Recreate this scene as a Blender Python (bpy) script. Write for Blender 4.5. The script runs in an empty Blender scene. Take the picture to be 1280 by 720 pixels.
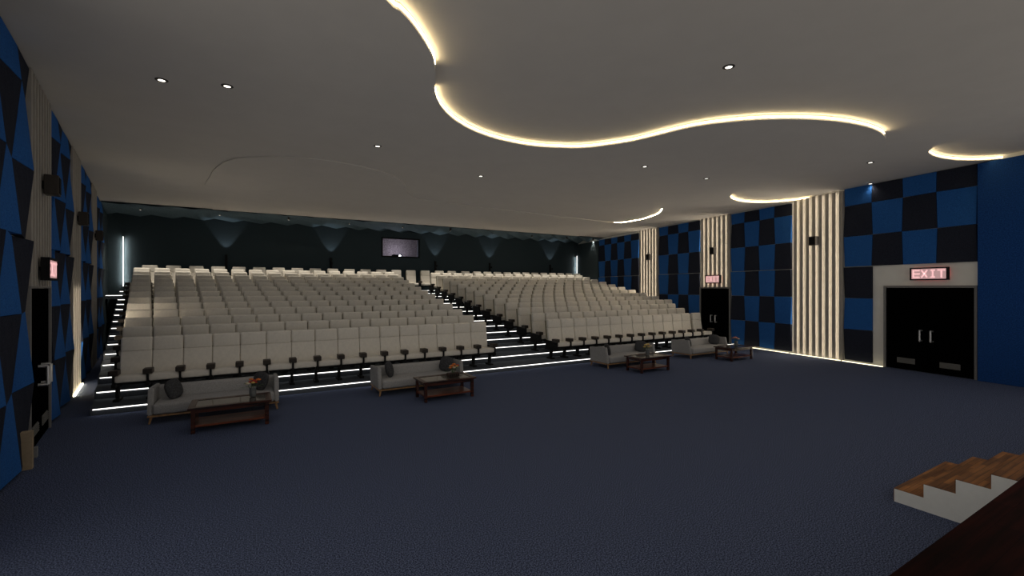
import bpy, bmesh, math, random
from mathutils import Vector, Matrix
from mathutils.geometry import tessellate_polygon
random.seed(7)
S = bpy.context.scene
COL = S.collection
R = math.radians

# ---------------------------------------------------------------- camera, world, exposure
TH, F, Y0 = 0.5265, 560.094, 359.535
cd = bpy.data.cameras.new('camera'); cam = bpy.data.objects.new('camera', cd); COL.objects.link(cam)
cam.location = (0, 0, 2.5); cam.rotation_euler = (R(90), 0, -TH)
cd.sensor_width = 36; cd.lens = 36*F/1280; cd.shift_y = -(360-Y0)/1280; cd.clip_start = .05; cd.clip_end = 200
S.camera = cam
S.view_settings.view_transform = 'Standard'; S.view_settings.look = 'None'
S.view_settings.gamma = 1; S.view_settings.use_curve_mapping = False
S.view_settings.exposure = 0.0
w = bpy.data.worlds.new('world'); S.world = w; w.use_nodes = True
bg = w.node_tree.nodes['Background']; bg.inputs[0].default_value = (1.0, .95, .88, 1); bg.inputs[1].default_value = 0.54
S.cycles.use_fast_gi = True; S.cycles.fast_gi_method = 'ADD'; w.light_settings.distance = 4.0; w.light_settings.ao_factor = 0.068  # ambient term adds an even fill that comes from no lamp

DOWN_W = 9.0       # each ceiling downlight
BACK_W = 270.0      # downlights of the low dark ceiling at the back
UP_W = 38.0        # uplights on the back wall
COVE_E, STEP_E, SLAT_E = 16.0, 2.6, 10.0

# ---------------------------------------------------------------- room numbers
V1, RUN, H1, RISE = 11.657, .9606, .1324, .1584
VC, VB = 22.2, 25.5
K = math.sqrt(1+.1565**2)
def uL(v): return -1.457-.1565*v
def uR(v): return 16.36+.1565*v
C_LOW, C_MID, C_HIGH, C_TOP = 5.725, 5.755, 5.86, 5.96
def px(x, y, z):
    t = (2.5-z)*F/(y-Y0); X = (x-640)/F; c, s = math.cos(TH), math.sin(TH)
    return (t*(X*c+s), t*(-X*s+c))

# ---------------------------------------------------------------- materials
def mat(name, col, rough=.7, noise=0, nscale=20, bump=0, bscale=60, metal=0, col2=None, emit=None, estr=0, trans=0, spec=.5, detail=3, contrast=None):
    m = bpy.data.materials.new(name); m.use_nodes = True; nt = m.node_tree; b = nt.nodes['Principled BSDF']
    b.inputs['Roughness'].default_value = rough; b.inputs['Metallic'].default_value = metal
    b.inputs['Specular IOR Level'].default_value = spec
    b.inputs['Transmission Weight'].default_value = trans
    tc = nt.nodes.new('ShaderNodeTexCoord')
    n = nt.nodes.new('ShaderNodeTexNoise'); n.inputs['Scale'].default_value = nscale; n.inputs['Detail'].default_value = detail
    nt.links.new(tc.outputs['Object'], n.inputs['Vector'])
    r = nt.nodes.new('ShaderNodeValToRGB')
    c2 = col2 or tuple(max(0, c*(1-noise)) for c in col); c1 = col if col2 else tuple(min(1, c*(1+noise)) for c in col)
    lo, hi = contrast or (.3, .7)
    r.color_ramp.elements[0].position = lo; r.color_ramp.elements[1].position = hi
    r.color_ramp.elements[0].color = (*c2, 1); r.color_ramp.elements[1].color = (*c1, 1)
    nt.links.new(n.outputs['Fac'], r.inputs[0]); nt.links.new(r.outputs[0], b.inputs['Base Color'])
    if bump:
        n2 = nt.nodes.new('ShaderNodeTexNoise'); n2.inputs['Scale'].default_value = bscale; n2.inputs['Detail'].default_value = 2
        nt.links.new(tc.outputs['Object'], n2.inputs['Vector'])
        bp = nt.nodes.new('ShaderNodeBump'); bp.inputs['Strength'].default_value = bump; bp.inputs['Distance'].default_value = .01
        nt.links.new(n2.outputs['Fac'], bp.inputs['Height']); nt.links.new(bp.outputs[0], b.inputs['Normal'])
    if emit:
        b.inputs['Emission Color'].default_value = (*emit, 1); b.inputs['Emission Strength'].default_value = estr
    return m
def wood(name, c1, c2, rough=.35, axis='X', scale=1.0, plank=None):
    m = mat(name, c1, rough); nt = m.node_tree; b = nt.nodes['Principled BSDF']
    tc = nt.nodes.new('ShaderNodeTexCoord'); mp = nt.nodes.new('ShaderNodeMapping')
    st = {'X': (1.5, 22, 22), 'Y': (22, 1.5, 22), 'Z': (22, 22, 1.5)}[axis]
    mp.inputs['Scale'].default_value = tuple(s*scale for s in st)
    nt.links.new(tc.outputs['Object'], mp.inputs['Vector'])
    n = nt.nodes.new('ShaderNodeTexNoise'); n.inputs['Scale'].default_value = 1.0; n.inputs['Detail'].default_value = 5
    nt.links.new(mp.outputs[0], n.inputs['Vector'])
    r = nt.nodes.new('ShaderNodeValToRGB'); r.color_ramp.elements[0].position = .35; r.color_ramp.elements[1].position = .65
    r.color_ramp.elements[0].color = (*c2, 1); r.color_ramp.elements[1].color = (*c1, 1)
    nt.links.new(n.outputs['Fac'], r.inputs[0]); out = r.outputs[0]
    if plank:
        bt = nt.nodes.new('ShaderNodeTexBrick'); bt.offset = .37
        bt.inputs['Scale'].default_value = 1; bt.inputs['Brick Width'].default_value = plank[0]; bt.inputs['Row Height'].default_value = plank[1]
        bt.inputs['Mortar Size'].default_value = .002
        bt.inputs['Color1'].default_value = (.55, .5, .45, 1); bt.inputs['Color2'].default_value = (1.35, 1.3, 1.2, 1); bt.inputs['Mortar'].default_value = (.2, .2, .2, 1)
        nt.links.new(tc.outputs['Object'], bt.inputs['Vector'])
        mx = nt.nodes.new('ShaderNodeMix'); mx.data_type = 'RGBA'; mx.blend_type = 'MULTIPLY'; mx.inputs[0].default_value = 1
        nt.links.new(out, mx.inputs[6]); nt.links.new(bt.outputs['Color'], mx.inputs[7]); out = mx.outputs[2]
    nt.links.new(out, b.inputs['Base Color'])
    return m
M = {}
M['ceiling'] = mat('ceiling_paint', (.60, .56, .51), .9, noise=.02, nscale=2)
M['carpet'] = mat('navy_carpet', (.132, .160, .262), .95, bump=.5, bscale=120, col2=(.020, .027, .052), nscale=80, detail=4, contrast=(.42, .60), spec=.1)
M['tier'] = mat('charcoal_step_carpet', (.085, .095, .110), .95, bump=.4, bscale=90, noise=.35, nscale=70, spec=.1)
M['wallpaint'] = mat('grey_wall_paint', (.80, .77, .70), .8, noise=.03, nscale=3)
M['blue'] = mat('blue_felt', (.022, .105, .33), .95, noise=.3, nscale=60, bump=.4, bscale=120, spec=.1)
M['dark'] = mat('charcoal_felt', (.022, .025, .038), .95, noise=.4, nscale=60, bump=.4, bscale=120, spec=.1)
M['bluewall'] = mat('deep_blue_felt', (.012, .055, .20), .95, noise=.4, nscale=40, bump=.5, bscale=90, spec=.1)
M['teal'] = mat('dark_teal_felt', (.036, .052, .060), .9, noise=.3, nscale=40, bump=.3, bscale=80, spec=.15)
M['teal2'] = mat('teal_ceiling_felt', (.08, .12, .145), .85, noise=.3, nscale=30, spec=.2)
M['slat'] = mat('taupe_slat', (.34, .31, .27), .7, noise=.06, nscale=6)
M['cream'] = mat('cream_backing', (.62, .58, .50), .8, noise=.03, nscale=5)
M['shadeback'] = mat('shaded_gap_backing', (.07, .062, .052), .9, noise=.05)  # shade in the gaps of unlit strips, put into the backing colour
M['black'] = mat('black_door', (.0015, .0015, .0015), .9, noise=.2, spec=0.0)
M['blackmetal'] = mat('black_metal', (.012, .012, .012), .8, noise=.2, spec=.12)
M['chrome'] = mat('chrome', (.92, .92, .92), .45, noise=.03, metal=1)
M['louver'] = mat('grey_louver', (.16, .155, .14), .6, noise=.1)
M['frame'] = mat('grey_door_frame', (.20, .19, .18), .6, noise=.05)
M['seat'] = mat('cream_upholstery', (.73, .68, .595), .9, noise=.05, nscale=14, bump=.35, bscale=9, spec=.15)
M['seatside'] = mat('olive_tan_side', (.26, .23, .15), .8, noise=.1)
M['arm'] = wood('dark_brown_armrest', (.035, .022, .014), (.014, .010, .007), .5, 'Y')
M['sofa'] = mat('grey_linen_sofa', (.33, .32, .31), .95, noise=.15, nscale=50, bump=.3, bscale=110, spec=.1)
M['sofaleg'] = wood('golden_wood', (.40, .22, .09), (.22, .12, .05), .4, 'Z')
M['pillow'] = mat('charcoal_pillow', (.055, .055, .058), .95, noise=.4, nscale=35, bump=.5, bscale=60, spec=.1)
M['mahogany'] = wood('mahogany', (.070, .018, .009), (.014, .006, .004), .25, 'X')
M['shelfwood'] = wood('reddish_shelf', (.20, .050, .018), (.05, .014, .008), .3, 'X', plank=(.5, .09))
M['glass'] = mat('smoky_glass', (.10, .09, .075), .08, noise=.05, spec=.8)
M['vase'] = mat('grey_glass_vase', (.16, .17, .17), .12, noise=.1, spec=.8, trans=.3)
M['bowl'] = wood('carved_dark_wood', (.05, .018, .01), (.015, .006, .004), .5, 'Z')
M['stem'] = mat('green_stem', (.05, .10, .03), .7, noise=.3)
M['red'] = mat('red_petals', (.45, .03, .02), .7, noise=.2)
M['orange'] = mat('orange_petals', (.60, .16, .03), .7, noise=.2)
M['yellow'] = mat('yellow_petals', (.60, .42, .12), .7, noise=.2)
M['pinkp'] = mat('dusky_pink_petals', (.40, .16, .12), .7, noise=.2)
M['whitep'] = mat('ivory_petals', (.65, .55, .38), .7, noise=.1)
M['stagewhite'] = mat('white_stringer', (.78, .78, .75), .6, noise=.02)
M['tread'] = wood('parquet_tread', (.30, .125, .035), (.15, .058, .016), .6, 'X', plank=(.42, .055))
M['stage'] = wood('dark_stage_floor', (.022, .004, .003), (.006, .0015, .0012), .7, 'X', plank=(1.2, .14))
M['stage'].node_tree.nodes['Principled BSDF'].inputs['Specular IOR Level'].default_value = .05
M['sconce'] = wood('dark_brown_sconce', (.030, .020, .012), (.015, .010, .007), .5, 'Z')
M['beige'] = mat('beige_board', (.33, .25, .16), .7, noise=.1)
M['greybox'] = mat('light_grey_box', (.22, .22, .22), .6, noise=.05)
M['rim'] = mat('downlight_rim', (.05, .045, .04), .6, noise=.1)
M['concrete'] = mat('booth_concrete', (.30, .27, .28), .9, col2=(.13, .115, .12), nscale=14, detail=6, bump=.6, bscale=20)
def emis(name, col, s): return mat(name, (.8, .8, .8), .6, emit=col, estr=s)
M['cove'] = emis('warm_led', (1, .80, .45), COVE_E)
M['cove2'] = emis('strong_warm_led', (1, .82, .50), 40)
M['step'] = emis('cool_led', (1, .97, .92), STEP_E)
M['slatled'] = emis('slat_led', (1, .89, .73), SLAT_E)
M['floorled'] = emis('floor_led', (1, .88, .55), 2.5)
M['floorled2'] = emis('strong_floor_led', (1, .88, .55), 26)
M['slatled2'] = emis('strong_slat_led', (1, .89, .73), 11)
M['wallfill'] = emis('added_wall_glow', (1, .97, .90), 45.0)
M['bartube'] = emis('bar_tube', (1, .97, .92), 3.0)
M['lamp'] = emis('lamp_disc', (1, .93, .80), 3.0)
M['dimlamp'] = emis('dim_lamp_disc', (1, .95, .88), 1.5)
M['exitface'] = emis('exit_face', (.80, .36, .36), .38)
M['exitword'] = emis('exit_word', (1, .50, .50), .85)
M['exithalo'] = emis('added_exit_halo', (1, .10, .10), 2.0)
M['lens'] = emis('projector_lens', (.75, .80, 1), 30)

# ---------------------------------------------------------------- mesh helpers
def box(bm, x0, x1, y0, y1, z0, z1, bev=0, seg=2):
    vs = [bm.verts.new((x, y, z)) for z in (z0, z1) for y in (y0, y1) for x in (x0, x1)]
    fs = [bm.faces.new([vs[i] for i in q]) for q in ((0, 2, 3, 1), (4, 5, 7, 6), (0, 1, 5, 4), (2, 6, 7, 3), (0, 4, 6, 2), (1, 3, 7, 5))]
    if bev:
        es = list({e for f in fs for e in f.edges})
        bmesh.ops.bevel(bm, geom=es, offset=bev, segments=seg, affect='EDGES', profile=.5)
    return vs
def hexa(bm, lo, hi):      # two quads (bottom, top), same winding
    a = [bm.verts.new(p) for p in lo]; b = [bm.verts.new(p) for p in hi]
    bm.faces.new(a[::-1]); bm.faces.new(b)
    for i in range(4): bm.faces.new((a[i], a[(i+1) % 4], b[(i+1) % 4], b[i]))
def cyl(bm, p, q, r0, r1=None, n=12, cap=True):
    r1 = r0 if r1 is None else r1
    p, q = Vector(p), Vector(q); d = (q-p).normalized()
    a = d.orthogonal().normalized(); b = d.cross(a)
    A = [bm.verts.new(p+r0*(math.cos(t)*a+math.sin(t)*b)) for t in [2*math.pi*i/n for i in range(n)]]
    B = [bm.verts.new(q+r1*(math.cos(t)*a+math.sin(t)*b)) for t in [2*math.pi*i/n for i in range(n)]]
    for i in range(n): bm.faces.new((A[i], A[(i+1) % n], B[(i+1) % n], B[i]))
    if cap: bm.faces.new(A[::-1]); bm.faces.new(B)
def lathe(bm, prof, n=20):
    rings = []
    for r, z in prof: rings.append([bm.verts.new((r*math.cos(2*math.pi*i/n), r*math.sin(2*math.pi*i/n), z)) for i in range(n)])
    for a, b in zip(rings, rings[1:]):
        for i in range(n): bm.faces.new((a[i], a[(i+1) % n], b[(i+1) % n], b[i]))
    bm.faces.new(rings[0][::-1]); bm.faces.new(rings[-1])
def ball(bm, c, rx, ry, rz, n=10):
    ret = bmesh.ops.create_uvsphere(bm, u_segments=n, v_segments=max(5, n//2+1), radius=1)
    for v in ret['verts']: v.co = Vector((v.co.x*rx+c[0], v.co.y*ry+c[1], v.co.z*rz+c[2]))
def prism(bm, pts, z0, z1):
    a = [bm.verts.new((x, y, z0)) for x, y in pts]; b = [bm.verts.new((x, y, z1)) for x, y in pts]
    for i in range(len(pts)):
        j = (i+1) % len(pts); bm.faces.new((a[i], a[j], b[j], b[i]))
    for t in tessellate_polygon([[Vector((x, y, 0)) for x, y in pts]]):
        for L in (a, b):
            try: bm.faces.new([L[i] for i in t])
            except ValueError: pass
def mesh(name, bm, m, smooth=False, keep=False):
    if not keep: bmesh.ops.recalc_face_normals(bm, faces=bm.faces)
    me = bpy.data.meshes.new(name); bm.to_mesh(me); bm.free()
    for x in (m if isinstance(m, (list, tuple)) else [m]): me.materials.append(x)
    if smooth:
        for p in me.polygons: p.use_smooth = True
        try: me.set_sharp_from_angle(angle=R(50))
        except Exception: pass
    return me
def link(name, me, parent=None, label=None):
    o = bpy.data.objects.new(name, me); COL.objects.link(o)
    if parent: o.parent = parent
    if label: o['label'] = label
    return o
def obj(name, bm, m, parent=None, smooth=False, label=None): return link(name, mesh(name, bm, m, smooth), parent, label)
def tag(o, label, cat, group=None, kind=None):
    o['label'] = label; o['category'] = cat
    if group: o['group'] = group
    if kind: o['kind'] = kind
    return o
def thing(name, label, cat, loc=(0, 0, 0), rz=0, group=None):
    o = bpy.data.objects.new(name, None); COL.objects.link(o); o.empty_display_size = .1
    o.location = loc; o.rotation_euler = (0, 0, rz); return tag(o, label, cat, group)
def struct(name, bm, m, label=None, smooth=False):
    o = obj(name, bm, m, None, smooth); o['kind'] = 'structure'
    if label: o['label'] = label
    return o
def copy_tree(o, parent=None):
    c = o.copy(); COL.objects.link(c); c.parent = parent
    for ch in list(o.children): copy_tree(ch, c)
    return c
SG = {'L': -1, 'R': 1}
def wframe(side, v, z=0):    # location and heading on a side wall: local X along the wall, local Y into the room
    if side == 'L': return (uL(v), v, z), math.atan2(-1, .1565)
    return (uR(v), v, z), math.atan2(1, .1565)
def wlocal(side, v0, v): return (v-v0)*K*SG[side]
ORD = ['', 'first', 'second', 'third', 'fourth', 'fifth', 'sixth', 'seventh', 'eighth', 'ninth', 'tenth', 'eleventh', 'twelfth', 'thirteenth', 'fourteenth', 'fifteenth', 'sixteenth']

# ---------------------------------------------------------------- floor, walls
VF = -2.2
bm = bmesh.new(); hexa(bm, [(uL(VF)-.4, VF, -.1), (uR(VF)+.4, VF, -.1), (uR(VB+.3)+.4, VB+.3, -.1), (uL(VB+.3)-.4, VB+.3, -.1)],
                        [(uL(VF)-.4, VF, 0), (uR(VF)+.4, VF, 0), (uR(VB+.3)+.4, VB+.3, 0), (uL(VB+.3)-.4, VB+.3, 0)])
struct('floor', bm, M['carpet'], 'dark blue flecked carpet floor')
for side, nm, v0 in (('L', 'wall_left', 5.6), ('R', 'wall_right', 1.2)):
    f = uL if side == 'L' else uR; s = -1 if side == 'L' else 1
    bm = bmesh.new()
    hexa(bm, [(f(v0), v0, 0), (f(VB+.1), VB+.1, 0), (f(VB+.1)+.25*s, VB+.1, 0), (f(v0)+.25*s, v0, 0)],
             [(f(v0), v0, 6.1), (f(VB+.1), VB+.1, 6.1), (f(VB+.1)+.25*s, VB+.1, 6.1), (f(v0)+.25*s, v0, 6.1)])
    struct(nm, bm, M['wallpaint'])
# back wall with the projection opening
bm = bmesh.new(); a, b = uL(VB)-.3, uR(VB)+.3; wx0, wx1, wz0, wz1 = 6.37, 8.49, 4.28, 5.30
for x0, x1, z0, z1 in ((a, wx0, 0, 6.1), (wx1, b, 0, 6.1), (wx0, wx1, 0, wz0), (wx0, wx1, wz1, 6.1)): box(bm, x0, x1, VB, VB+.25, z0, z1)
struct('wall_back', bm, M['teal'])
bm = bmesh.new()
for q in ((wx0-.3, wx1+.3, VB+1.3, VB+1.4, wz0-.3, wz1+.3), (wx0-.4, wx0-.3, VB+.25, VB+1.4, wz0-.3, wz1+.3), (wx1+.3, wx1+.4, VB+.25, VB+1.4, wz0-.3, wz1+.3),
          (wx0-.4, wx1+.4, VB+.25, VB+1.4, wz0-.4, wz0-.3), (wx0-.4, wx1+.4, VB+.25, VB+1.4, wz1+.3, wz1+.4)): box(bm, *q)
struct('wall_booth', bm, M['concrete'], 'rough grey wall of the projection booth')
bm = bmesh.new()
for q in ((wx0-.05, wx0+.02, wz0-.05, wz1+.05), (wx1-.02, wx1+.05, wz0-.05, wz1+.05), (wx0, wx1, wz0-.05, wz0+.02), (wx0, wx1, wz1-.02, wz1+.05)):
    box(bm, q[0], q[1], VB-.03, VB+.06, q[2], q[3])
struct('window_1', bm, M['blackmetal'], 'dark frame of the projection window')

# ---------------------------------------------------------------- ceiling layers
def smooth_line(pts, n=4):
    out = []
    for i in range(len(pts)-1):
        p0, p1, p2, p3 = pts[max(i-1, 0)], pts[i], pts[i+1], pts[min(i+2, len(pts)-1)]
        for k in range(n):
            t = k/n
            out.append(tuple(.5*((2*p1[c])+(-p0[c]+p2[c])*t+(2*p0[c]-5*p1[c]+4*p2[c]-p3[c])*t*t+(-p0[c]+3*p1[c]-3*p2[c]+p3[c])*t**3) for c in (0, 1)))
    out.append(tuple(pts[-1])); return out
MAIN_PX = [(482, 0), (500, 14), (515, 30), (527, 47), (535, 60), (541, 72), (543.5, 84), (544, 99), (543.5, 114), (547, 126), (554, 137), (569, 151), (590, 163), (614, 172),
           (640, 178.5), (668, 183), (700, 185), (731, 185), (765, 181), (790, 177), (820, 170), (850, 162.5), (875, 157.5), (905, 153.5), (940, 150.5), (975, 149.3), (1010, 149.6),
           (1045, 152), (1075, 157), (1095, 163), (1105, 170), (1107, 178), (1100, 188), (1085, 197), (1062, 206), (1035, 213), (1000, 220), (950, 231), (920, 240), (913, 246),
           (917, 250), (930, 253), (948, 254), (968, 253.5), (990, 251.6), (1015, 248.5), (1042, 245)]
LOW_PX = [(262, 222), (267, 213), (277, 205), (289, 200), (302, 197.7), (340, 196.5), (390, 199), (427, 204), (465, 212), (495, 222),
          (506, 231), (510, 242), (520, 247.5), (535, 251), (560, 254), (600, 259), (660, 266), (720, 273), (768, 278.5), (795, 275.8), (812, 271.5), (824, 266.5), (828, 261.5)]
TOP_PX = [(1280, 146), (1260, 149.5), (1240, 156), (1215, 164.5), (1192, 172), (1172, 181), (1161, 189.5), (1165, 194), (1175, 197.5), (1192, 200), (1215, 200.8), (1240, 199.8), (1280, 196)]
main = [px(x, y, C_MID) for x, y in MAIN_PX]
NM0 = 3
main = [(main[0][0]-3.2, VF), (main[0][0]-2.4, .6), (main[0][0]-1.0, main[0][1]-1.3)] + main
main[0] = (main[3][0]-2.6, VF); main[1] = (main[3][0]-2.3, .2); main[2] = (main[3][0]-1.1, main[3][1]-1.0)
main_end = (uR(main[-1][1]), main[-1][1]+.0); main_s = smooth_line(main)
low = [px(x, y, C_LOW) for x, y in LOW_PX]
low = [(px(255, 240, C_LOW)[0], VC), px(256, 236, C_LOW)] + low; low_s = smooth_line(low); NL = len(low)
lowback = [px(827.5, 267, C_LOW), px(826, 275, C_LOW)]; lowback.append((lowback[1][0]+.9, VC))
top = [px(x, y, C_HIGH) for x, y in TOP_PX]; top_s = smooth_line(top)
def sheet(nm, poly, z, thick, m, label):
    bm = bmesh.new(); prism(bm, poly, z, z+thick); return struct(nm, bm, m, label)
mid_poly = main_s + [(uR(main[-1][1])+.2, main[-1][1]), (uR(VB)+.2, VC+.05), (uL(VB)-.2, VC+.05), (uL(VF)-.2, VF)]
sheet('ceiling_1', mid_poly, C_MID, C_HIGH-C_MID+.01, M['ceiling'], 'middle layer of the grey ceiling with a winding edge')
low_poly = low_s + lowback
sheet('ceiling_2', low_poly, C_LOW, C_MID-C_LOW+.01, M['ceiling'], 'lower layer of the ceiling over the rear seats')
t0, t1 = top_s[0], top_s[-1]
high_poly = [(uL(VF)-.2, VF), (uR(VF)+.2, VF), (uR(1.6)+.2, 1.6)] + [(t0[0]+.8, t0[1]-.25)] + top_s + [(uR(t1[1])+.2, t1[1]+.15), (uR(VC)+.2, VC), (uL(VC)-.2, VC)]
sheet('ceiling_3', high_poly, C_HIGH, C_TOP-C_HIGH+.01, M['ceiling'], 'raised layer of the ceiling above the open floor')
bm = bmesh.new(); box(bm, 8, 19, -1, 8, C_TOP, C_TOP+.1); struct('ceiling_4', bm, M['ceiling'], 'highest rounded recess of the ceiling')
# dark relief ceiling at the back
bm = bmesh.new(); nu, nv = 44, 5; grid = []
for j in range(nv+1):
    v = VC+(VB-VC)*j/nv; row = []
    for i in range(nu+1):
        u = uL(v)+(uR(v)-uL(v))*i/nu; z = C_LOW+.10 - (.17 if (i+j) % 2 else 0)
        if j in (0,): z = C_LOW - (.05 if (i % 2) else 0)
        row.append(bm.verts.new((u, v, z)))
    grid.append(row)
for j in range(nv):
    for i in range(nu): bm.faces.new((grid[j][i], grid[j][i+1], grid[j+1][i+1], grid[j+1][i]))
hexa(bm, [(uL(VC)-.2, VC, C_LOW+.12), (uR(VC)+.2, VC, C_LOW+.12), (uR(VB)+.2, VB, C_LOW+.12), (uL(VB)-.2, VB, C_LOW+.12)],
         [(uL(VC)-.2, VC, C_LOW+.2), (uR(VC)+.2, VC, C_LOW+.2), (uR(VB)+.2, VB, C_LOW+.2), (uL(VB)-.2, VB, C_LOW+.2)])
struct('ceiling_5', bm, M['teal2'], 'dark teal faceted ceiling above the back rows')

# cove LED strips along the layer edges
def ribbon(pts, z0, z1, out, th=.012):
    bm = bmesh.new(); n = len(pts); rings = []
    for i, p in enumerate(pts):
        a = Vector(pts[max(i-1, 0)]); b = Vector(pts[min(i+1, n-1)]); d = (b-a).normalized(); nn = Vector((d.y, -d.x))*out
        q0 = Vector(p)+nn*.002; q1 = Vector(p)+nn*(.002+th)
        rings.append([bm.verts.new((q0.x, q0.y, z0)), bm.verts.new((q1.x, q1.y, z0)), bm.verts.new((q1.x, q1.y, z1)), bm.verts.new((q0.x, q0.y, z1))])
    for a, b in zip(rings, rings[1:]):
        for i in range(4): bm.faces.new((a[i], a[(i+1) % 4], b[(i+1) % 4], b[i]))
    bm.faces.new(rings[0]); bm.faces.new(rings[-1][::-1]); return bm
def seg(pts_s, i0, i1): return pts_s[i0*4:i1*4+1]
GC = 'warm cove lights'
for i0, i1, lab in ((2, 3+6, 'warm cove light strip curving down from the top edge of the ceiling'), (3+8, 3+30, 'longest warm cove light strip, winding across the middle of the ceiling'),
                    (3+39, 3+46, 'warm cove light strip ending at the first slatted wall panel on the right')):
    tag(obj('cove_light', ribbon(seg(main_s, i0, i1), C_HIGH-.062, C_HIGH-.040, 1), M['cove']), lab, 'light strip', GC)
tag(obj('cove_light', ribbon(seg(low_s, NL-5, NL-1), C_MID-.024, C_MID-.006, 1), M['cove2']), 'short thick warm cove light strip near the far right corner of the ceiling', 'light strip', GC)
tag(obj('cove_light', ribbon(seg(top_s, 6, 12), C_TOP-.062, C_TOP-.040, 1), M['cove']), 'warm cove light strip above the blue wall, cut off at the right of the view', 'light strip', GC)

# ---------------------------------------------------------------- seating tiers
def tierends(k):
    a, b = -2.716-.165*RUN*k, 17.62+.165*RUN*k
    if k == 13: v = V1+RUN*13; a, b = uL(v)+.02, uR(v)-.02
    return a, b
STEP_LAB = {1: 'lowest', 15: 'topmost'}
for k in range(15):
    v0 = V1+RUN*k; z0 = 0 if k == 0 else H1+RISE*(k-1); z1 = H1+RISE*k; a, b = tierends(k); a2, b2 = tierends(k)
    ve = VB
    bm = bmesh.new(); sl = .165
    hexa(bm, [(a, v0, z0), (b, v0, z0), (b+sl*(ve-v0)*(k != 13), ve, z0), (a-sl*(ve-v0)*(k != 13), ve, z0)],
             [(a, v0, z1), (b, v0, z1), (b+sl*(ve-v0)*(k != 13), ve, z1), (a-sl*(ve-v0)*(k != 13), ve, z1)])
    o = struct('seating_tier', bm, M['tier'], '%s carpeted step of the seating' % (ORD[k+1] if k < 15 else 'last'))
    bm = bmesh.new(); box(bm, a+.04, b-.04, v0-.014, v0, z1-.024, z1-.007)
    tag(obj('step_light', bm, M['step']), 'thin white light strip on the %s step of the seating, counted from the floor' % ORD[k+1], 'light strip', 'step lights')

# ---------------------------------------------------------------- wall panels
def tile_bm(x0, x1, z0, z1, h, n=3):
    # h = heights at (x0,z0),(x1,z0),(x0,z1),(x1,z1)
    bm = bmesh.new(); g = []
    for j in range(n+1):
        t = j/n; row = []
        for i in range(n+1):
            s = i/n; hh = (h[0]*(1-s)+h[1]*s)*(1-t)+(h[2]*(1-s)+h[3]*s)*t
            row.append(bm.verts.new((x0+(x1-x0)*s, hh, z0+(z1-z0)*t)))
        g.append(row)
    for j in range(n):
        for i in range(n): bm.faces.new((g[j][i], g[j][i+1], g[j+1][i+1], g[j+1][i]))
    ring = g[0]+[g[j][n] for j in range(1, n+1)]+g[n][n-1::-1]+[g[j][0] for j in range(n-1, 0, -1)]
    base = [bm.verts.new((v.co.x, .004, v.co.z)) for v in ring]
    for i in range(len(ring)):
        j = (i+1) % len(ring); bm.faces.new((ring[i], ring[j], base[j], base[i]))
    bm.faces.new(base)
    return bm
SH1 = [.06, 1.10, 2.15, 3.19]; SH2 = [3.205, 4.22, 5.26, 5.86]
RELIEF = {'L': (.13, .04), 'R': (.085, .03)}
def checker(side, vs, label, group=None, inv2=False, skip=None, teal=False, ztop=5.715):
    # vs: column boundaries starting at the reference edge
    v0 = vs[0]; loc, rz = wframe(side, v0); t = thing('acoustic_panel', label, 'wall panel', loc, rz, group)
    for sh, zs in ((1, SH1), (2, SH2)):
        for j in range(3):
            for i in range(len(vs)-1):
                if skip and skip(i, sh): continue
                hh = lambda a, b: RELIEF[side][0] if (a+b) % 2 else RELIEF[side][1]
                z0, z1 = zs[j], min(zs[j+1], ztop)
                h = [hh(i, j), hh(i+1, j), hh(i, j+1), hh(i+1, j+1)]
                if sh == 2 and j == 2: h[2] = h[0]*.55+h[2]*.45; h[3] = h[1]*.55+h[3]*.45
                x0, x1 = wlocal(side, v0, vs[i]), wlocal(side, v0, vs[i+1])
                g = .006; x0 += g*(1 if x1 > x0 else -1); x1 -= g*(1 if x1 > x0 else -1)
                if x1 < x0: x0, x1 = x1, x0; h = [h[1], h[0], h[3], h[2]]
                dk = ((i+j) % 2 == 0)
                if sh == 2 and inv2: dk = not dk
                m = M['teal'] if teal else (M['dark'] if dk else M['blue'])
                obj('felt_tile', tile_bm(x0, x1, z0+.004, z1-.004, h), m, t, label=None if teal else ('charcoal felt tile' if dk else 'bright blue felt tile'))
    return t
def lin(a, b, n): return [a+(b-a)*i/n for i in range(n+1)]
GP = 'checkered acoustic panels'
checker('R', [7.515, 6.667, 5.843, 5.009, 4.15], 'checkered blue and charcoal wall panel above and beside the nearest black double door', GP, inv2=True, skip=lambda i, sh: sh == 1 and i > 0, ztop=5.85)
checker('R', lin(9.40, 12.17, 4), 'checkered blue and charcoal wall panel between the two widest slatted strips of the right wall', GP)
checker('R', lin(13.98, 16.86, 4), 'checkered blue and charcoal wall panel just behind the far door of the right wall', GP)
checker('R', lin(18.58, 22.72, 6), 'darkest checkered blue wall panel at the far end of the right wall', GP, ztop=5.64)
checker('L', lin(9.25, 5.95, 4), 'faceted blue and charcoal wall panel at the left edge of the view', GP)
checker('L', lin(13.85, 11.12, 4), 'faceted blue and charcoal wall panel just behind the left door', GP)
checker('L', lin(18.45, 15.6, 4), 'faceted blue wall panel between the second and third slatted strips of the left wall', GP)
checker('L', lin(22.72, 20.1, 4), 'farthest faceted blue wall panel of the left wall', GP, ztop=5.64)
GT = 'dark teal panels by the back wall'
checker('L', lin(25.3, 22.75, 4), 'dark teal faceted panel in the far left corner', GT, teal=True, ztop=5.6)
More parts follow.
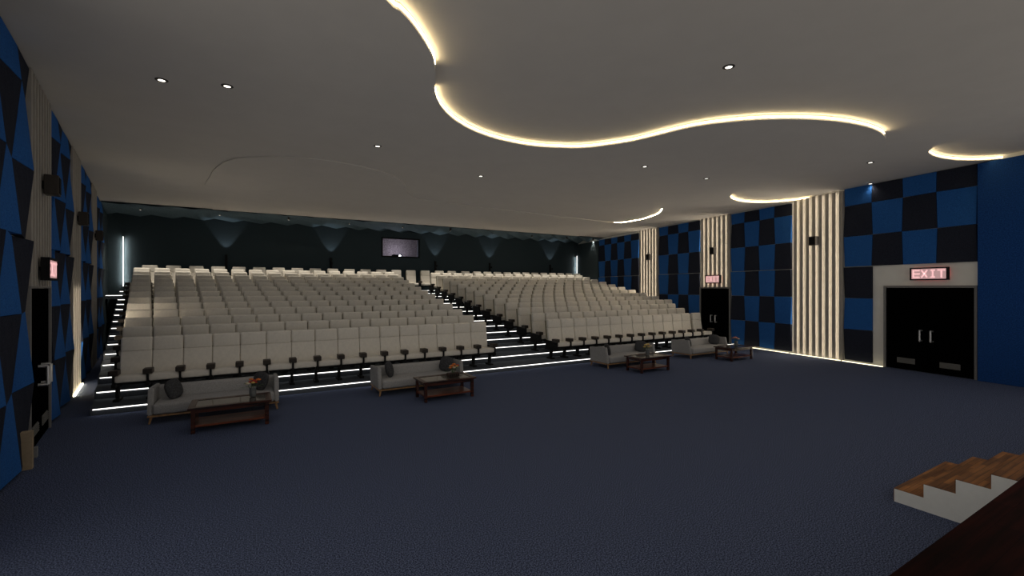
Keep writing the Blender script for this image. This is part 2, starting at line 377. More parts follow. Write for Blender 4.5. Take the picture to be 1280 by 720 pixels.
# flat teal panel right corner and flat blue front wall
loc, rz = wframe('R', 22.74); t = bmesh.new(); box(t, 0, (25.48-22.74)*K, .01, .12, 0, 5.6, .01)
o = tag(obj('acoustic_panel', t, M['teal']), 'flat dark teal felt panel in the far right corner', 'wall panel', GT); o.location = loc; o.rotation_euler = (0, 0, rz)
loc, rz = wframe('R', 1.3); t = bmesh.new(); box(t, 0, (4.10-1.3)*K, .01, .15, 0, 5.83, .008)
o = tag(obj('felt_wall_panel', t, M['bluewall']), 'plain deep blue felt wall panel right of the nearest double door', 'wall panel'); o.location = loc; o.rotation_euler = (0, 0, rz)

def slats(side, va, vb, z0, label, n=8, lit=True, ledz=None, ztop=5.74):
    loc, rz = wframe(side, min(va, vb)); v0 = min(va, vb); t = thing('slatted_panel', label, 'slatted panel', loc, rz, 'slatted wall strips')
    L = abs(vb-va)*K; sg = SG[side]; X = lambda d: d*sg
    def bx(bm, d0, d1, y0, y1, a, b, bev=0): box(bm, min(X(d0), X(d1)), max(X(d0), X(d1)), y0, y1, a, b, bev)
    bm = bmesh.new(); bx(bm, 0, L, .006, .02, z0, ztop); obj('backing_board', bm, M['cream'] if side == 'R' or ledz else M['shadeback'], t)
    p = L/n
    for i in range(n):
        bm = bmesh.new(); bx(bm, p*i+.02*p, p*i+.58*p, .02, .10, z0, ztop, .004); obj('slat', bm, M['slat'], t)
        if lit or ledz:
            bm = bmesh.new(); a, b = (z0+.02, ztop-.03) if lit else (z0+.02, ledz)
            bx(bm, p*i+.585*p, p*i+.585*p+.022, .022, .045, a, b); obj('light_strip', bm, M['slatled' if lit else 'slatled2'], t, label='warm light strip between slats')
    return t
slats('R', 7.53, 9.38, 0.0, 'widest glowing slatted strip of the right wall, nearest the camera', 8, ztop=5.80)
slats('R', 12.19, 13.96, 2.52, 'glowing slatted strip above the far black door of the right wall', 7)
slats('R', 16.88, 18.56, 0.0, 'glowing slatted strip rising behind the right-hand seats', 7)
slats('L', 9.27, 11.10, 2.52, 'unlit taupe slatted strip above the left door', 8, lit=False)
slats('L', 13.87, 15.58, 0.0, 'taupe slatted strip of the left wall lit brightly in its lower half', 7, lit=False, ledz=2.5)
slats('L', 18.47, 20.08, 0.0, 'farthest taupe slatted strip of the left wall', 7, lit=False)

def rod(bm, pts, r, n=8):
    for a, b in zip(pts, pts[1:]): cyl(bm, a, b, r, n=n)
def door(n, side, va, vb, ht, label, louvers):
    v0 = min(va, vb); loc, rz = wframe(side, v0); L = abs(vb-va)*K; sg = SG[side]; X = lambda d: d*sg
    t = bpy.data.objects.new('door_%d' % n, None); COL.objects.link(t); t.location = loc; t.rotation_euler = (0, 0, rz); t['kind'] = 'structure'; t['label'] = label
    def bx(bm, d0, d1, y0, y1, a, b, bev=0): box(bm, min(X(d0), X(d1)), max(X(d0), X(d1)), y0, y1, a, b, bev)
    bm = bmesh.new(); bx(bm, -.06, 0, .004, .09, 0, ht+.06); bx(bm, L, L+.06, .004, .09, 0, ht+.06); bx(bm, 0, L, .004, .09, ht, ht+.06); obj('door_frame', bm, M['frame'], t)
    for q in (0, 1):
        bm = bmesh.new(); a, b = (0.006, L/2-.004) if q == 0 else (L/2+.004, L-.006); bx(bm, a, b, .006, .06, .01, ht-.005, .004)
        leaf = obj('door_leaf', bm, M['black'], t)
        hx = L/2 + (-.13 if q == 0 else .13); bm = bmesh.new(); s = -1 if q == 0 else 1
        pts = [(X(hx), .06, .93), (X(hx), .17, .93), (X(hx), .17, 1.23), (X(hx), .06, 1.23)]
        rod(bm, pts, .026); obj('door_handle', bm, M['chrome'], leaf, smooth=True)
        if louvers:
            bm = bmesh.new(); c = (a+b)/2; bx(bm, c-.23, c+.23, .061, .072, .2, .36)
            for z in (.22, .255, .29, .325): bx(bm, c-.215, c+.215, .072, .084, z, z+.018)
            obj('louver', bm, M['louver'], leaf)
    return t
door(1, 'R', 4.19, 6.27, 2.50, 'nearest black double door in a grey surround', True)
door(2, 'R', 12.26, 13.90, 2.47, 'far black double door behind the sofas', False)
door(3, 'L', 9.35, 11.04, 2.49, 'black double door in the left wall', True)

def exitsign(side, vc, zc, W, Hh, label):
    loc, rz = wframe(side, vc, zc-Hh/2); t = thing('exit_sign', label, 'exit sign', loc, rz, 'exit signs')
    y0 = .13 if side == 'L' or vc > 8 else .035; y1 = y0+.09; w = W/2
    bm = bmesh.new(); box(bm, -w, w, y0, y1-.01, 0, Hh, .005)
    for q in ((-w, -w+.035, 0, Hh), (w-.035, w, 0, Hh), (-w+.035, w-.035, 0, .035), (-w+.035, w-.035, Hh-.035, Hh)): box(bm, q[0], q[1], y1-.01, y1+.015, q[2], q[3])
    obj('housing', bm, M['blackmetal'], t)
    bm = bmesh.new(); box(bm, -w+.05, w-.05, y0-.012, y0-.001, .05, Hh-.05)
    if side == 'R': obj('added_halo_plate', bm, M['exithalo'], t, label='added red glow plate behind the housing')  # unseen emitter, added to redden the wall around the sign
    bm = bmesh.new(); box(bm, -w+.1, w-.1, y0-.03, y0-.013, Hh/2-.03, Hh/2+.03); obj('wall_bracket', bm, M['blackmetal'], t)
    bm = bmesh.new(); box(bm, -w+.036, w-.036, y1-.009, y1, .036, Hh-.036); face = obj('lit_face', bm, M['exitface'], t, label='pale pink lit face')
    bm = bmesh.new(); lw = W*.195; lh = Hh*.64; z0 = Hh*.18; th = lh*.15; yy0, yy1 = y1, y1+.006
    sx = -1
    def st(x0, z0_, x1, z1_):   # stroke between two points (reading direction from left for a viewer in the room)
        d = Vector((x1-x0, 0, z1_-z0_)).normalized(); nn = Vector((-d.z, 0, d.x))*th/2
        P = [Vector((x0, 0, z0_))-nn, Vector((x1, 0, z1_))-nn, Vector((x1, 0, z1_))+nn, Vector((x0, 0, z0_))+nn]
        P = [Vector((p.x*sx, 0, p.z)) for p in P]
        hexa(bm, [(p.x, yy0, p.z) for p in P], [(p.x, yy1, p.z) for p in P])
    h = th/2; gx = W*.222; xs = [-gx*1.5-lw/2+gx*i for i in range(4)]
    x = xs[0]; st(x+h, z0, x+h, z0+lh)
    for zz in (z0+h, z0+lh/2, z0+lh-h): st(x+th, zz, x+lw, zz)
    x = xs[1]; st(x+h, z0+h*.5, x+lw-h, z0+lh-h*.5); st(x+h, z0+lh-h*.5, x+lw-h, z0+h*.5)
    x = xs[2]+lw/2; st(x, z0+th, x, z0+lh-th); st(x-lw*.3, z0+h, x+lw*.3, z0+h); st(x-lw*.3, z0+lh-h, x+lw*.3, z0+lh-h)
    x = xs[3]; st(x, z0+lh-h, x+lw, z0+lh-h); st(x+lw/2, z0, x+lw/2, z0+lh-th)
    obj('exit_lettering', bm, M['exitword'], face, label='bright pink word EXIT')
    return t
exitsign('R', 5.17, 2.905, .90, .37, 'pink lit EXIT sign above the nearest double door')
exitsign('R', 13.05, 2.885, .86, .38, 'pink lit EXIT sign above the far door, on the slatted strip of the right wall')
exitsign('L', 10.15, 2.80, .86, .36, 'pink lit EXIT sign above the left door')

for side, v, lab in (('R', 8.45, 'nearest slatted strip of the right wall'), ('R', 13.03, 'slatted strip above the far right door'), ('R', 17.5, 'farthest slatted strip of the right wall'),
                     ('L', 10.15, 'slatted strip above the left door'), ('L', 14.7, 'second slatted strip of the left wall'), ('L', 19.2, 'farthest slatted strip of the left wall')):
    loc, rz = wframe(side, v, 4.02); t = thing('wall_speaker', 'small dark brown box speaker high on the %s' % lab, 'speaker', loc, rz, 'box speakers on the slatted strips')
    bm = bmesh.new(); box(bm, -.12, .12, .125, .30, 0, .32, .01); obj('cabinet', bm, M['sconce'], t)
    bm = bmesh.new(); box(bm, -.095, .095, .30, .308, .03, .29, .004); obj('grille', bm, M['blackmetal'], t)
    bm = bmesh.new(); box(bm, -.05, .05, .1, .125, .10, .22); obj('bracket', bm, M['blackmetal'], t)

# floor level light strips along the right wall, bits at the left wall foot
for va, vb, lab in ((6.30, 7.5, 'short floor level light strip beside the nearest double door'), (9.42, 12.1, 'floor level light strip under the checkered panel right of the sofas'), (7.55, 9.36, 'floor level light strip at the foot of the widest slatted strip')):
    loc, rz = wframe('R', va); bm = bmesh.new(); box(bm, 0, (vb-va)*K, .17, .195, .004, .026)
    o = tag(obj('floor_light', bm, M['floorled']), lab, 'light strip', 'floor level light strips'); o.location = loc; o.rotation_euler = (0, 0, rz)
loc, rz = wframe('L', 13.9); bm = bmesh.new(); box(bm, -1.68*K, 0, .105, .13, .004, .03)
o = tag(obj('floor_light', bm, M['floorled2']), 'floor level light strip at the foot of the lit left slatted strip', 'light strip', 'floor level light strips'); o.location = loc; o.rotation_euler = (0, 0, rz)
loc, rz = wframe('L', 8.62); bm = bmesh.new(); box(bm, -.10, .0, .005, .20, 0, .52, .004)
o = tag(obj('end_board', bm, M['beige']), 'upright beige board at the foot of the left wall', 'board'); o.location = loc; o.rotation_euler = (0, 0, rz)
loc, rz = wframe('L', 9.18); bm = bmesh.new(); box(bm, -.08, .0, .005, .17, 0, .15, .004)
o = tag(obj('socket_box', bm, M['greybox']), 'small light grey box on the floor by the left door', 'box'); o.location = loc; o.rotation_euler = (0, 0, rz)

# ---------------------------------------------------------------- stage and steps
bm = bmesh.new(); box(bm, -4.5, 16.2, VF, 1.10, .86, .90); o = struct('floor_stage', bm, M['stage'], 'dark polished stage floor')
bm = bmesh.new(); box(bm, -4.5, 16.2, VF, 1.04, 0, .86); struct('wall_stage_front', bm, M['stagewhite'], 'white front of the stage')
t = thing('stage_steps', 'white sided steps with brown parquet treads leading up to the stage', 'steps', (7.3, 1.10, 0))
bm = bmesh.new(); pr = [(0, 0)]; N = 5; vf = 2.285-1.10; run = .265
prof = [(0.005, 0), (vf, 0)]
for i in range(N): prof += [(vf-run*i, .15*(i+1)-.0), (vf-run*(i+1) if i < N-1 else .005, .15*(i+1))]
for xa, xb in ((-.80, -.775), (.775, .80), (-.775, .775)):
    dz = 0 if abs(xa) > .79 or xb > .79 else -.012
    a = [bm.verts.new((xa, y, max(0, z+dz) if z else 0)) for y, z in prof]; b = [bm.verts.new((xb, y, max(0, z+dz) if z else 0)) for y, z in prof]
    for i in range(len(prof)):
        j = (i+1) % len(prof); bm.faces.new((a[i], a[j], b[j], b[i]))
    for tri in tessellate_polygon([[Vector((y, z, 0)) for y, z in prof]]):
        bm.faces.new([a[i] for i in tri]); bm.faces.new([b[i] for i in tri])
obj('step_body', bm, M['stagewhite'], t)
for i in range(N):
    bm = bmesh.new(); y1 = vf-run*i; y0 = y1-run if i < N-1 else .005
    box(bm, -.80, .80, y0, y1+.004, .15*(i+1), .15*(i+1)+.006); box(bm, -.80, .80, y1, y1+.006, .15*i+.01, .15*(i+1)); obj('tread', bm, M['tread'], t)

# ---------------------------------------------------------------- auditorium seats
SW = .54
def seat_meshes():
    d = {}
    bm = bmesh.new(); vs = box(bm, -SW/2, SW/2, .14, .25, .42, 1.02, .03, 3)
    for v in bm.verts: v.co.y += (v.co.z-.42)*.16 + .02*(abs(v.co.x)/(SW/2))**2*(-1)
    d['backrest'] = mesh('backrest', bm, M['seat'], True)
    bm = bmesh.new(); box(bm, -SW/2, SW/2, .20, .33, .99, 1.30, .045, 3)
    for v in bm.verts: v.co.y += (v.co.z-1.0)*.12
    d['headrest'] = mesh('headrest', bm, M['seat'], True)
    bm = bmesh.new(); box(bm, -SW/2, SW/2, -.32, .19, .42, .565, .04, 3)
    for v in bm.verts:
        if v.co.z > .5: v.co.z -= max(0, (v.co.y+.32)*.05)
    d['seat_cushion'] = mesh('seat_cushion', bm, M['seat'], True)
    bm = bmesh.new(); box(bm, -SW/2+.04, SW/2-.04, -.25, .25, .37, .42, .006); box(bm, -SW/2+.03, SW/2-.03, .20, .25, .36, .42)
    d['under_frame'] = mesh('under_frame', bm, M['blackmetal'])
    bm = bmesh.new(); box(bm, -SW/2-.004, SW/2+.004, .262, .30, .40, 1.25, .01)
    for v in bm.verts: v.co.y += (v.co.z-.42)*.14
    d['back_shell'] = mesh('back_shell', bm, M['seatside'])
    bm = bmesh.new(); box(bm, -.08, .08, -.36, -.12, .575, .68, .012)
    d['armrest'] = mesh('armrest', bm, M['arm'])
    bm = bmesh.new(); box(bm, -.018, .018, -.345, -.30, .36, .575); box(bm, -.03, .03, -.345, .20, .33, .40)
    hexa(bm, [(-.03, .0, .05), (.03, .0, .05), (.03, .10, .05), (-.03, .10, .05)], [(-.03, -.05, .36), (.03, -.05, .36), (.03, .08, .36), (-.03, .08, .36)])
    box(bm, -.055, .055, -.12, .22, 0, .05, .008)
    d['pedestal'] = mesh('pedestal', bm, M['blackmetal'])
    bm = bmesh.new(); box(bm, -.012, .012, -.30, .34, .30, .60, .006); d['end_panel'] = mesh('end_panel', bm, M['blackmetal'])
    return d
SM = seat_meshes()
def seat_variant(left, lend, rend, al, ar):
    t = thing('theatre_seat', 'x', 'theatre seat')
    for n in ('seat_cushion', 'backrest', 'headrest', 'under_frame', 'back_shell'): link(n, SM[n], t)
    def side(off, end):
        a = link('armrest', SM['armrest'], t, 'dark brown armrest'); a.location.x = off
        p = link('pedestal', SM['pedestal'], t, 'black metal pedestal'); p.location.x = off
        if end: e = link('end_panel', SM['end_panel'], t, 'black end panel'); e.location.x = off
    if ar is not None: side(ar, rend)
    if left: side(al, lend)
    return t
def rows():
    out = []      # (block, row k, index i, count, u, pitch)
    for k in range(13):
        v = V1+RUN*k
        a, b = -2.42-.165*RUN*k, 6.32+.034*RUN*k; p = (b-a)/16
        for i in range(16): out.append(('left', k, i, 16, a+p*(i+.5), p))
        a, b = 8.62, [16.42, 16.75, 17.3][k] if k < 3 else uR(v)-.42; n = [14, 14, 15][k] if k < 3 else 16; p = (b-a)/n
        for i in range(n):
            u = a+p*(i+.5)
            if k == 0 and i == 13: u += .12
            out.append(('right', k, i, n, u, p))
    us = [-4.12+.26+.837*i for i in range(16)] + [9.31+.26, 10.1+.26, 10.98+.26, 11.78+.26] + [12.49+.26+.707*j for j in range(11)]
    for i, u in enumerate(us): out.append(('back', 13, i, len(us), u, .75))
    return out
ALL = rows()
# the 300 seats that show largest are built one by one, the small remainder as one mass
LEFT = {10: 13, 11: (11, 12, 15), 12: (12, 13, 14, 15)}
RIGHT = [14, 14, 15, 14, 11, 10, 5, 3, 1, 1, 1, 1, 1]
def singled(s):
    blk, k, i = s[:3]
    if blk == 'back': return i in (0, 1, 2, 3, 5, 6, 7, 13, 14, 15)
    if blk == 'right': return i < RIGHT[k] and (k, i) != (1, 3)
    return not (k == 10 and i == 13 or k > 10 and i in LEFT[k])
KEEP = None
ROWN = ['front', 'second', 'third', 'fourth', 'fifth', 'sixth', 'seventh', 'eighth', 'ninth', 'tenth', 'eleventh', 'twelfth', 'thirteenth', 'back']
def lab(s):
    blk, k, i, n, u, p = s
    if i == 0: pos = 'at its left end'
    elif i == n-1: pos = 'at its right end'
    elif blk == 'back' and i >= 16: pos = '%s seat from its right end' % ORD[n-i] if n-i <= 16 else 'in its middle'
    elif i < n/2: pos = '%s seat from its left end' % ORD[i+1]
    else: pos = '%s seat from its right end' % ORD[n-i]
    if blk == 'back': return 'cream theatre seat in the back row, %s' % pos
    return 'cream theatre seat, %s row of the %s block, %s' % (ROWN[k], blk, pos)
protos = {}; rest = []
for s in ALL:
    blk, k, i, n, u, p = s
    if not (singled(s) if KEEP is None else (blk, k, i) in KEEP): rest.append(s); continue
    key = (k if blk != 'back' else 13, blk, i == 0, i == n-1)
    if key not in protos:
        o = seat_variant(i == 0, i == 0 and blk != 'back', i == n-1 and blk != 'back', -p/2, p/2); protos[key] = o
    else: o = copy_tree(protos[key])
    o.location = (u, V1+RUN*k+.56, H1+RISE*k)
    tag(o, lab(s), 'theatre seat', 'theatre seats in the %s block' % blk if blk != 'back' else 'theatre seats of the back row')
bm = bmesh.new(); mats = [M['seat'], M['arm'], M['blackmetal'], M['seatside']]; mi = {'seat_cushion': 0, 'backrest': 0, 'headrest': 0, 'armrest': 1, 'pedestal': 2, 'under_frame': 2, 'back_shell': 3}
for s in rest:
    blk, k, i, n, u, p = s; base = Vector((u, V1+RUN*k+.56, H1+RISE*k))
    for nme, off in (('seat_cushion', 0), ('backrest', 0), ('headrest', 0), ('under_frame', 0), ('back_shell', 0), ('armrest', p/2), ('pedestal', p/2)) + ((('armrest', -p/2),) if i == 0 else ()):
        n0 = len(bm.verts); f0 = len(bm.faces); bm.from_mesh(SM[nme])
        bm.verts.ensure_lookup_table(); bm.faces.ensure_lookup_table()
        for v in bm.verts[n0:]: v.co += base+Vector((off, 0, 0))
        for f in bm.faces[f0:]: f.material_index = mi[nme]
if rest:
    o = link('theatre_seats', mesh('rear_seats', bm, mats, True, keep=True))
    tag(o, 'mass of small cream theatre seats in the rear rows near the dark back wall', 'theatre seats', kind='stuff')

# ---------------------------------------------------------------- sofas, pillows, tables, flowers
def make_sofa():
    t = thing('sofa', 'x', 'sofa', group='grey sofas in front of the seating'); W = 2.14; h = W/2
    bm = bmesh.new(); box(bm, -h+.086, h-.086, -.02, .66, .17, .365, .045, 3); obj('seat', bm, M['sofa'], t, True)
    bm = bmesh.new(); box(bm, -h+.06, h-.06, .60, .80, .17, .585, .05, 3)
    for v in bm.verts: v.co.y += (v.co.z-.17)*.18
    obj('backrest', bm, M['sofa'], t, True)
    for s in (-1, 1):
        bm = bmesh.new(); x0, x1 = sorted((s*h, s*(h-.085)))
        pf = [(.03, .16), (.86, .16), (.90, .60), (.13, .65)]
        a = [bm.verts.new((x0, y, z)) for y, z in pf]; b = [bm.verts.new((x1, y, z)) for y, z in pf]
        for i in range(len(pf)): j = (i+1) % len(pf); bm.faces.new((a[i], a[j], b[j], b[i]))
        bm.faces.new(a[::-1]); bm.faces.new(b)
        bmesh.ops.bevel(bm, geom=list(bm.edges), offset=.018, segments=2, affect='EDGES'); obj('arm', bm, M['sofa'], t, True)
    bm = bmesh.new(); box(bm, -h+.005, h-.005, .02, .88, .125, .158, .006); obj('base_rail', bm, M['sofaleg'], t, label='golden wooden base rail')
    for x in (-h+.06, h-.06):
        for y in (.08, .82):
            bm = bmesh.new(); cyl(bm, (x, y, .14), (x+(.03 if x > 0 else -.03), y+(-.03 if y < .4 else .03), 0), .028, .016, 10); obj('leg', bm, M['sofaleg'], t, True, label='tapered golden wooden leg')
    return t
def make_table():
    t = thing('coffee_table', 'x', 'coffee table', group='mahogany coffee tables'); a, b = .63, .36
    bm = bmesh.new(); z0, z1 = .415, .45
    for q in ((-a, a, -b, -b+.10), (-a, a, b-.10, b), (-a, -a+.10, -b+.10, b-.10), (a-.10, a, -b+.10, b-.10)): box(bm, *q, z0, z1, .004)
    obj('top_frame', bm, M['mahogany'], t)
    bm = bmesh.new(); box(bm, -a+.1, a-.1, -b+.1, b-.1, .425, .442); obj('glass_inset', bm, M['glass'], t, label='smoky glass inset')
    bm = bmesh.new()
    for q in ((-a+.09, a-.09, -b+.06, -b+.085), (-a+.09, a-.09, b-.085, b-.06), (-a+.06, -a+.085, -b+.09, b-.09), (a-.085, a-.06, -b+.09, b-.09)): box(bm, *q, .345, .415)
    obj('apron', bm, M['mahogany'], t)
    bm = bmesh.new(); box(bm, -a+.07, a-.07, -b+.07, b-.07, .10, .135, .003); obj('shelf', bm, M['shelfwood'], t, label='reddish plank lower shelf')
    for x in (-a+.075, a-.075):
        for y in (-b+.075, b-.075): bm = bmesh.new(); box(bm, x-.032, x+.032, y-.032, y+.032, 0, .415, .004); obj('leg', bm, M['mahogany'], t)
    return t
sofa0, table0 = make_sofa(), make_table()
SP = [(-.58, -.31, 'nearest grey sofa, left of the others', 'leftmost'), (3.58, 3.83, 'grey sofa in front of the right half of the left seat block', 'second'),
      (10.50, 10.37, 'grey sofa in front of the right seat block, left of the last sofa', 'third'), (14.33, 14.60, 'grey sofa farthest to the right, before the far black door', 'rightmost')]
for i, (su, tu, l, nm) in enumerate(SP):
    s = sofa0 if i == 0 else copy_tree(sofa0); s.location = (su, 10.36, 0); s['label'] = l
    t = table0 if i == 0 else copy_tree(table0); t.location = (tu, 9.66, 0)
    t['label'] = 'dark mahogany coffee table with glass inset before the %s sofa' % nm
    for q, (dx, rr, sd) in enumerate(((-.72, -.35, 'left'), (.74, .45, 'right'))):
        bm = bmesh.new(); r = bmesh.ops.create_uvsphere(bm, u_segments=20, v_segments=12, radius=1)
        for v in bm.verts:
            x, y, z = v.co; sx = math.copysign(abs(x)**.62, x); sz = math.copysign(abs(z)**.62, z)
            v.co = Vector((sx*.19, y*.075*(1-.25*abs(sx*sz)), sz*.19))
        o = tag(obj('throw_pillow', bm, M['pillow'], None, True), 'dark grey pillow at the %s end of the %s sofa' % (sd, nm), 'pillow', 'dark pillows on the sofas')
        o.rotation_euler = (R(-16), R(8*(1 if q else -1)), rr*(1.9 if q == 0 else -1.6) if False else (R(62) if q == 0 else R(-50))); o.location = (su+dx, 10.36+.42, .365+.18)
def bouquet(loc, kind, lab1, lab2):
    if kind == 'bowl':
        t = thing('flower_bowl', lab1, 'bowl', loc); bm = bmesh.new(); box(bm, -.14, .14, -.07, .07, 0, .09, .012); box(bm, -.12, .12, -.05, .05, .09, .093); obj('body', bm, M['bowl'], t)
        bm = bmesh.new()
        for x in (-.1, -.05, 0, .05, .1): box(bm, x-.016, x+.016, -.078, -.07, .02, .07)
        obj('carving', bm, M['blackmetal'], t); hz, sp, cols = .12, .14, ['orange', 'orange', 'whitep', 'red', 'orange', 'yellow', 'whitep', 'orange', 'red']
    else:
        t = thing('vase', lab1, 'vase', loc); bm = bmesh.new(); lathe(bm, [(.045, 0), (.055, .01), (.060, .08), (.056, .15), (.062, .175), (.054, .175), (.048, .15), (.050, .02)], 16); obj('body', bm, M['vase'], t, True)
        bm = bmesh.new(); lathe(bm, [(.063, .165), (.063, .178)], 16); obj('rim', bm, M['vase'], t, True); hz, sp = .17, .14
        cols = {'red': ['red', 'orange', 'yellow', 'red', 'whitep', 'orange', 'red'], 'yel': ['yellow', 'whitep', 'yellow', 'orange', 'yellow', 'whitep', 'yellow'], 'pink': ['pinkp', 'whitep', 'pinkp', 'red', 'pinkp', 'whitep', 'pinkp']}[kind]
    rnd = random.Random(len(lab1)+int(loc[0]*10)); f = thing('flower_bouquet', lab2, 'flowers', (loc[0], loc[1], loc[2]+hz*.6))
    for i, c in enumerate(cols):
        an = 2.4*i; r = sp*(.15+.85*(i/len(cols)))*1.0; x, y = r*math.cos(an), r*math.sin(an)*.7; z = hz*.4+.12+rnd.uniform(-.03, .05)-.25*r
        bm = bmesh.new(); cyl(bm, (x*.2, y*.2, .0), (x, y, z), .004, .003, 6); obj('stem', bm, M['stem'], f)
        bm = bmesh.new(); rr = rnd.uniform(.030, .042)
        for q in range(5): b = 2*math.pi*q/5; ball(bm, (x+rr*.6*math.cos(b), y+rr*.6*math.sin(b), z+.004), rr*.7, rr*.7, rr*.45, 8)
        ball(bm, (x, y, z+.012), rr*.5, rr*.5, rr*.5, 8); obj('blossom', bm, M[c], f, True, label='%s blossom' % {'whitep': 'ivory', 'pinkp': 'dusky pink'}.get(c, c))
    bm = bmesh.new()
    for i in range(9):
        an = 2*math.pi*i/9+.3; r = sp*rnd.uniform(.8, 1.25); p = Vector((r*math.cos(an), r*math.sin(an)*.7, hz*.4+rnd.uniform(.0, .10))); d = Vector((math.cos(an), math.sin(an), .2)).normalized(); n = Vector((-d.y, d.x, 0))*.014
        q = [p-d*.05, p+n, p+d*.045+Vector((0, 0, -.012)), p-n]; hexa(bm, q, [x+Vector((0, 0, .003)) for x in q])
    obj('leaves', bm, M['stem'], f)
bouquet((.02, 9.75, .45), 'red', 'grey glass vase on the leftmost coffee table', 'red, orange and yellow flowers in the vase on the leftmost coffee table')
bouquet((4.02, 9.62, .45), 'bowl', 'dark carved oblong planter on the second coffee table', 'orange and ivory flowers in the dark planter on the second coffee table')
bouquet((10.42, 9.72, .45), 'yel', 'grey glass vase on the third coffee table', 'yellowish flowers in the vase on the third coffee table')
bouquet((14.72, 9.66, .45), 'pink', 'grey glass vase on the rightmost coffee table', 'dusky pink flowers in the vase on the rightmost coffee table')

# ---------------------------------------------------------------- lamps
def light(name, typ, e, col, parent, loc, rot=(0, 0, 0), size=.05, ang=100, blend=.8):
    l = bpy.data.lights.new(name, typ); l.energy = e; l.color = col; l.shadow_soft_size = size
    if typ == 'SPOT': l.spot_size = R(ang); l.spot_blend = blend
    o = bpy.data.objects.new(name, l); COL.objects.link(o); o.location = loc; o.rotation_euler = rot; o.parent = parent; return o
def downlight(loc, lab, e, r=.07, m='lamp', ang=120, group='ceiling downlights'):
    t = thing('downlight', lab, 'downlight', loc, 0, group)
    bm = bmesh.new(); n = 20
    for i in range(n):
        a, b = 2*math.pi*i/n, 2*math.pi*(i+1)/n
        lo = [(r*math.cos(a), r*math.sin(a), -.012), (r*math.cos(b), r*math.sin(b), -.012), (r*1.25*math.cos(b), r*1.25*math.sin(b), -.004), (r*1.25*math.cos(a), r*1.25*math.sin(a), -.004)]
        lo = [(x*.74 if q < 2 else x, y*.74 if q < 2 else y, z) for q, (x, y, z) in enumerate(lo)]
        hexa(bm, lo, [(x, y, .01) for x, y, z in lo])
    obj('trim_ring', bm, M['rim'], t)
    bm = bmesh.new(); cyl(bm, (0, 0, -.006), (0, 0, .004), r*.72, n=20); obj('lens_disc', bm, M[m], t, label='glowing disc')
    if loc[1] > 23: bm = bmesh.new(); cyl(bm, (0, 0, .004), (0, 0, .16), r*.9, n=14); obj('lamp_can', bm, M['rim'], t)
    light('lamp', 'SPOT', e, (1, .92, .80), t, (0, 0, -.03), size=.06, ang=ang)
for x, y, z, lab, m in ((202, 100, C_MID, 'downlight farthest left in the near ceiling', 'lamp'), (284, 107.5, C_MID, 'downlight just right of the leftmost one, with a warm halo', 'lamp'),
                        (472, 182.5, C_MID, 'downlight left of the long winding cove light', 'lamp'), (601, 220, C_MID, 'small downlight below the middle of the winding cove light', 'lamp'),
                        (806, 208, C_MID, 'downlight just under the rising part of the winding cove light', 'lamp'), (883, 223, C_MID, 'faint downlight between the winding cove light and the slatted strips', 'dimlamp'),
                        (911, 83.5, C_HIGH, 'single bright downlight in the raised ceiling at the top of the view', 'lamp'), (1088, 203, C_HIGH, 'downlight under the right tip of the winding cove light', 'lamp'),
                        (1088, 229.5, C_HIGH, 'downlight closest to the checkered panel of the right wall', 'lamp')):
    u, v = px(x, y, z); downlight((u, v, z), lab, DOWN_W if m == 'lamp' else DOWN_W*.4, m=m)
for i, u in enumerate([-3.9, -1.2, 1.5, 4.2, 6.9, 9.6, 12.3, 15.0, 17.7, 19.9]):
    downlight((u, 23.35, C_LOW-.06), 'small downlight in the dark back ceiling, %s from its left end' % ORD[i+1], BACK_W, r=.05, ang=95, group='downlights of the dark back ceiling')
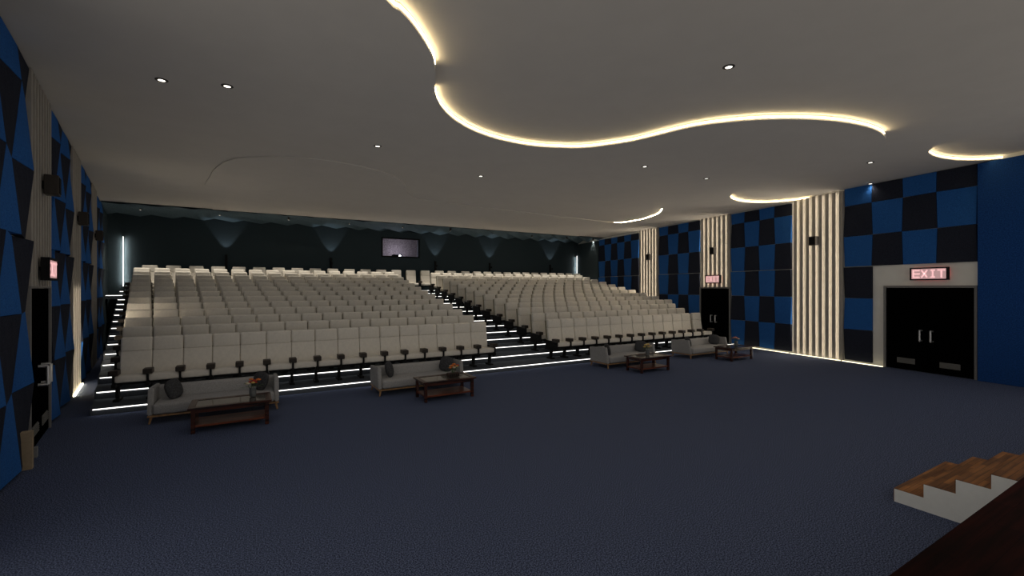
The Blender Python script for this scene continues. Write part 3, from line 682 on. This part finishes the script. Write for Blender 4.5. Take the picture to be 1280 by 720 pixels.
for i, u in enumerate([-1.05, 3.66, 9.50, 13.15, 17.85]):
    t = thing('wall_uplight', 'slim black post lighting a fan up the back wall, %s from the left' % ORD[i+1], 'wall light', (u, VB, 2.6), 0, 'uplights on the back wall')
    bm = bmesh.new(); box(bm, -.05, .05, -.10, -.005, 0, 1.48, .006); obj('post', bm, M['blackmetal'], t)
    bm = bmesh.new(); box(bm, -.02, .02, -.30, -.10, 1.16, 1.20); cyl(bm, (0, -.30, 1.12), (0, -.30, 1.24), .04, .055, 12); obj('lamp_head', bm, M['blackmetal'], t)
    light('lamp', 'SPOT', UP_W, (.88, .94, 1), t, (0, -.30, 1.27), rot=(R(180), 0, 0), size=.02, ang=60, blend=.35)
for u, z0, z1, lab in ((-4.83, 2.55, 4.73, 'vertical white light strip on the back wall, left corner'), (20.10, 2.55, 4.77, 'vertical white light strip on the back wall, right corner')):
    t = thing('wall_light_bar', lab, 'light strip', (u, VB, z0), 0, 'vertical light strips of the back wall')
    bm = bmesh.new(); box(bm, -.03, .03, -.15, -.13, 0, z1-z0, .003); box(bm, -.02, .02, -.13, -.002, .05, .08); box(bm, -.02, .02, -.13, -.002, z1-z0-.08, z1-z0-.05); obj('channel', bm, M['blackmetal'], t)
    bm = bmesh.new(); box(bm, -.014, .014, -.156, -.150, .01, z1-z0-.01); obj('tube', bm, M['bartube'], t, label='glowing white tube')
    bm = bmesh.new(); box(bm, -.02, .02, -.130, -.124, .09, z1-z0-.09); obj('added_back_glow', bm, M['wallfill'], t, label='added glow strip facing the wall')  # hidden emitter added to spread a glow on the wall behind the bar
# projector
t = thing('projector', 'dark projector with a bluish glowing lens in the booth window', 'projector', (7.35, VB+.55, 4.28-.3))
bm = bmesh.new(); box(bm, -.55, .55, -.35, .5, 0, .26, .01); obj('shelf', bm, M['blackmetal'], t)
bm = bmesh.new(); box(bm, -.24, .24, -.25, .25, .27, .45, .02); obj('body', bm, M['blackmetal'], t)
bm = bmesh.new(); cyl(bm, (.08, -.25, .37), (.08, -.33, .37), .06, .065, 16); cyl(bm, (.08, -.331, .37), (.08, -.335, .37), .05, n=16); obj('lens_barrel', bm, M['blackmetal'], t)
bm = bmesh.new(); cyl(bm, (.08, -.336, .37), (.08, -.342, .37), .045, n=16); obj('lens', bm, M['lens'], t, label='glowing bluish lens')
light('lamp', 'POINT', 24, (.86, .82, 1), t, (.08, -.05, .60), size=.05)
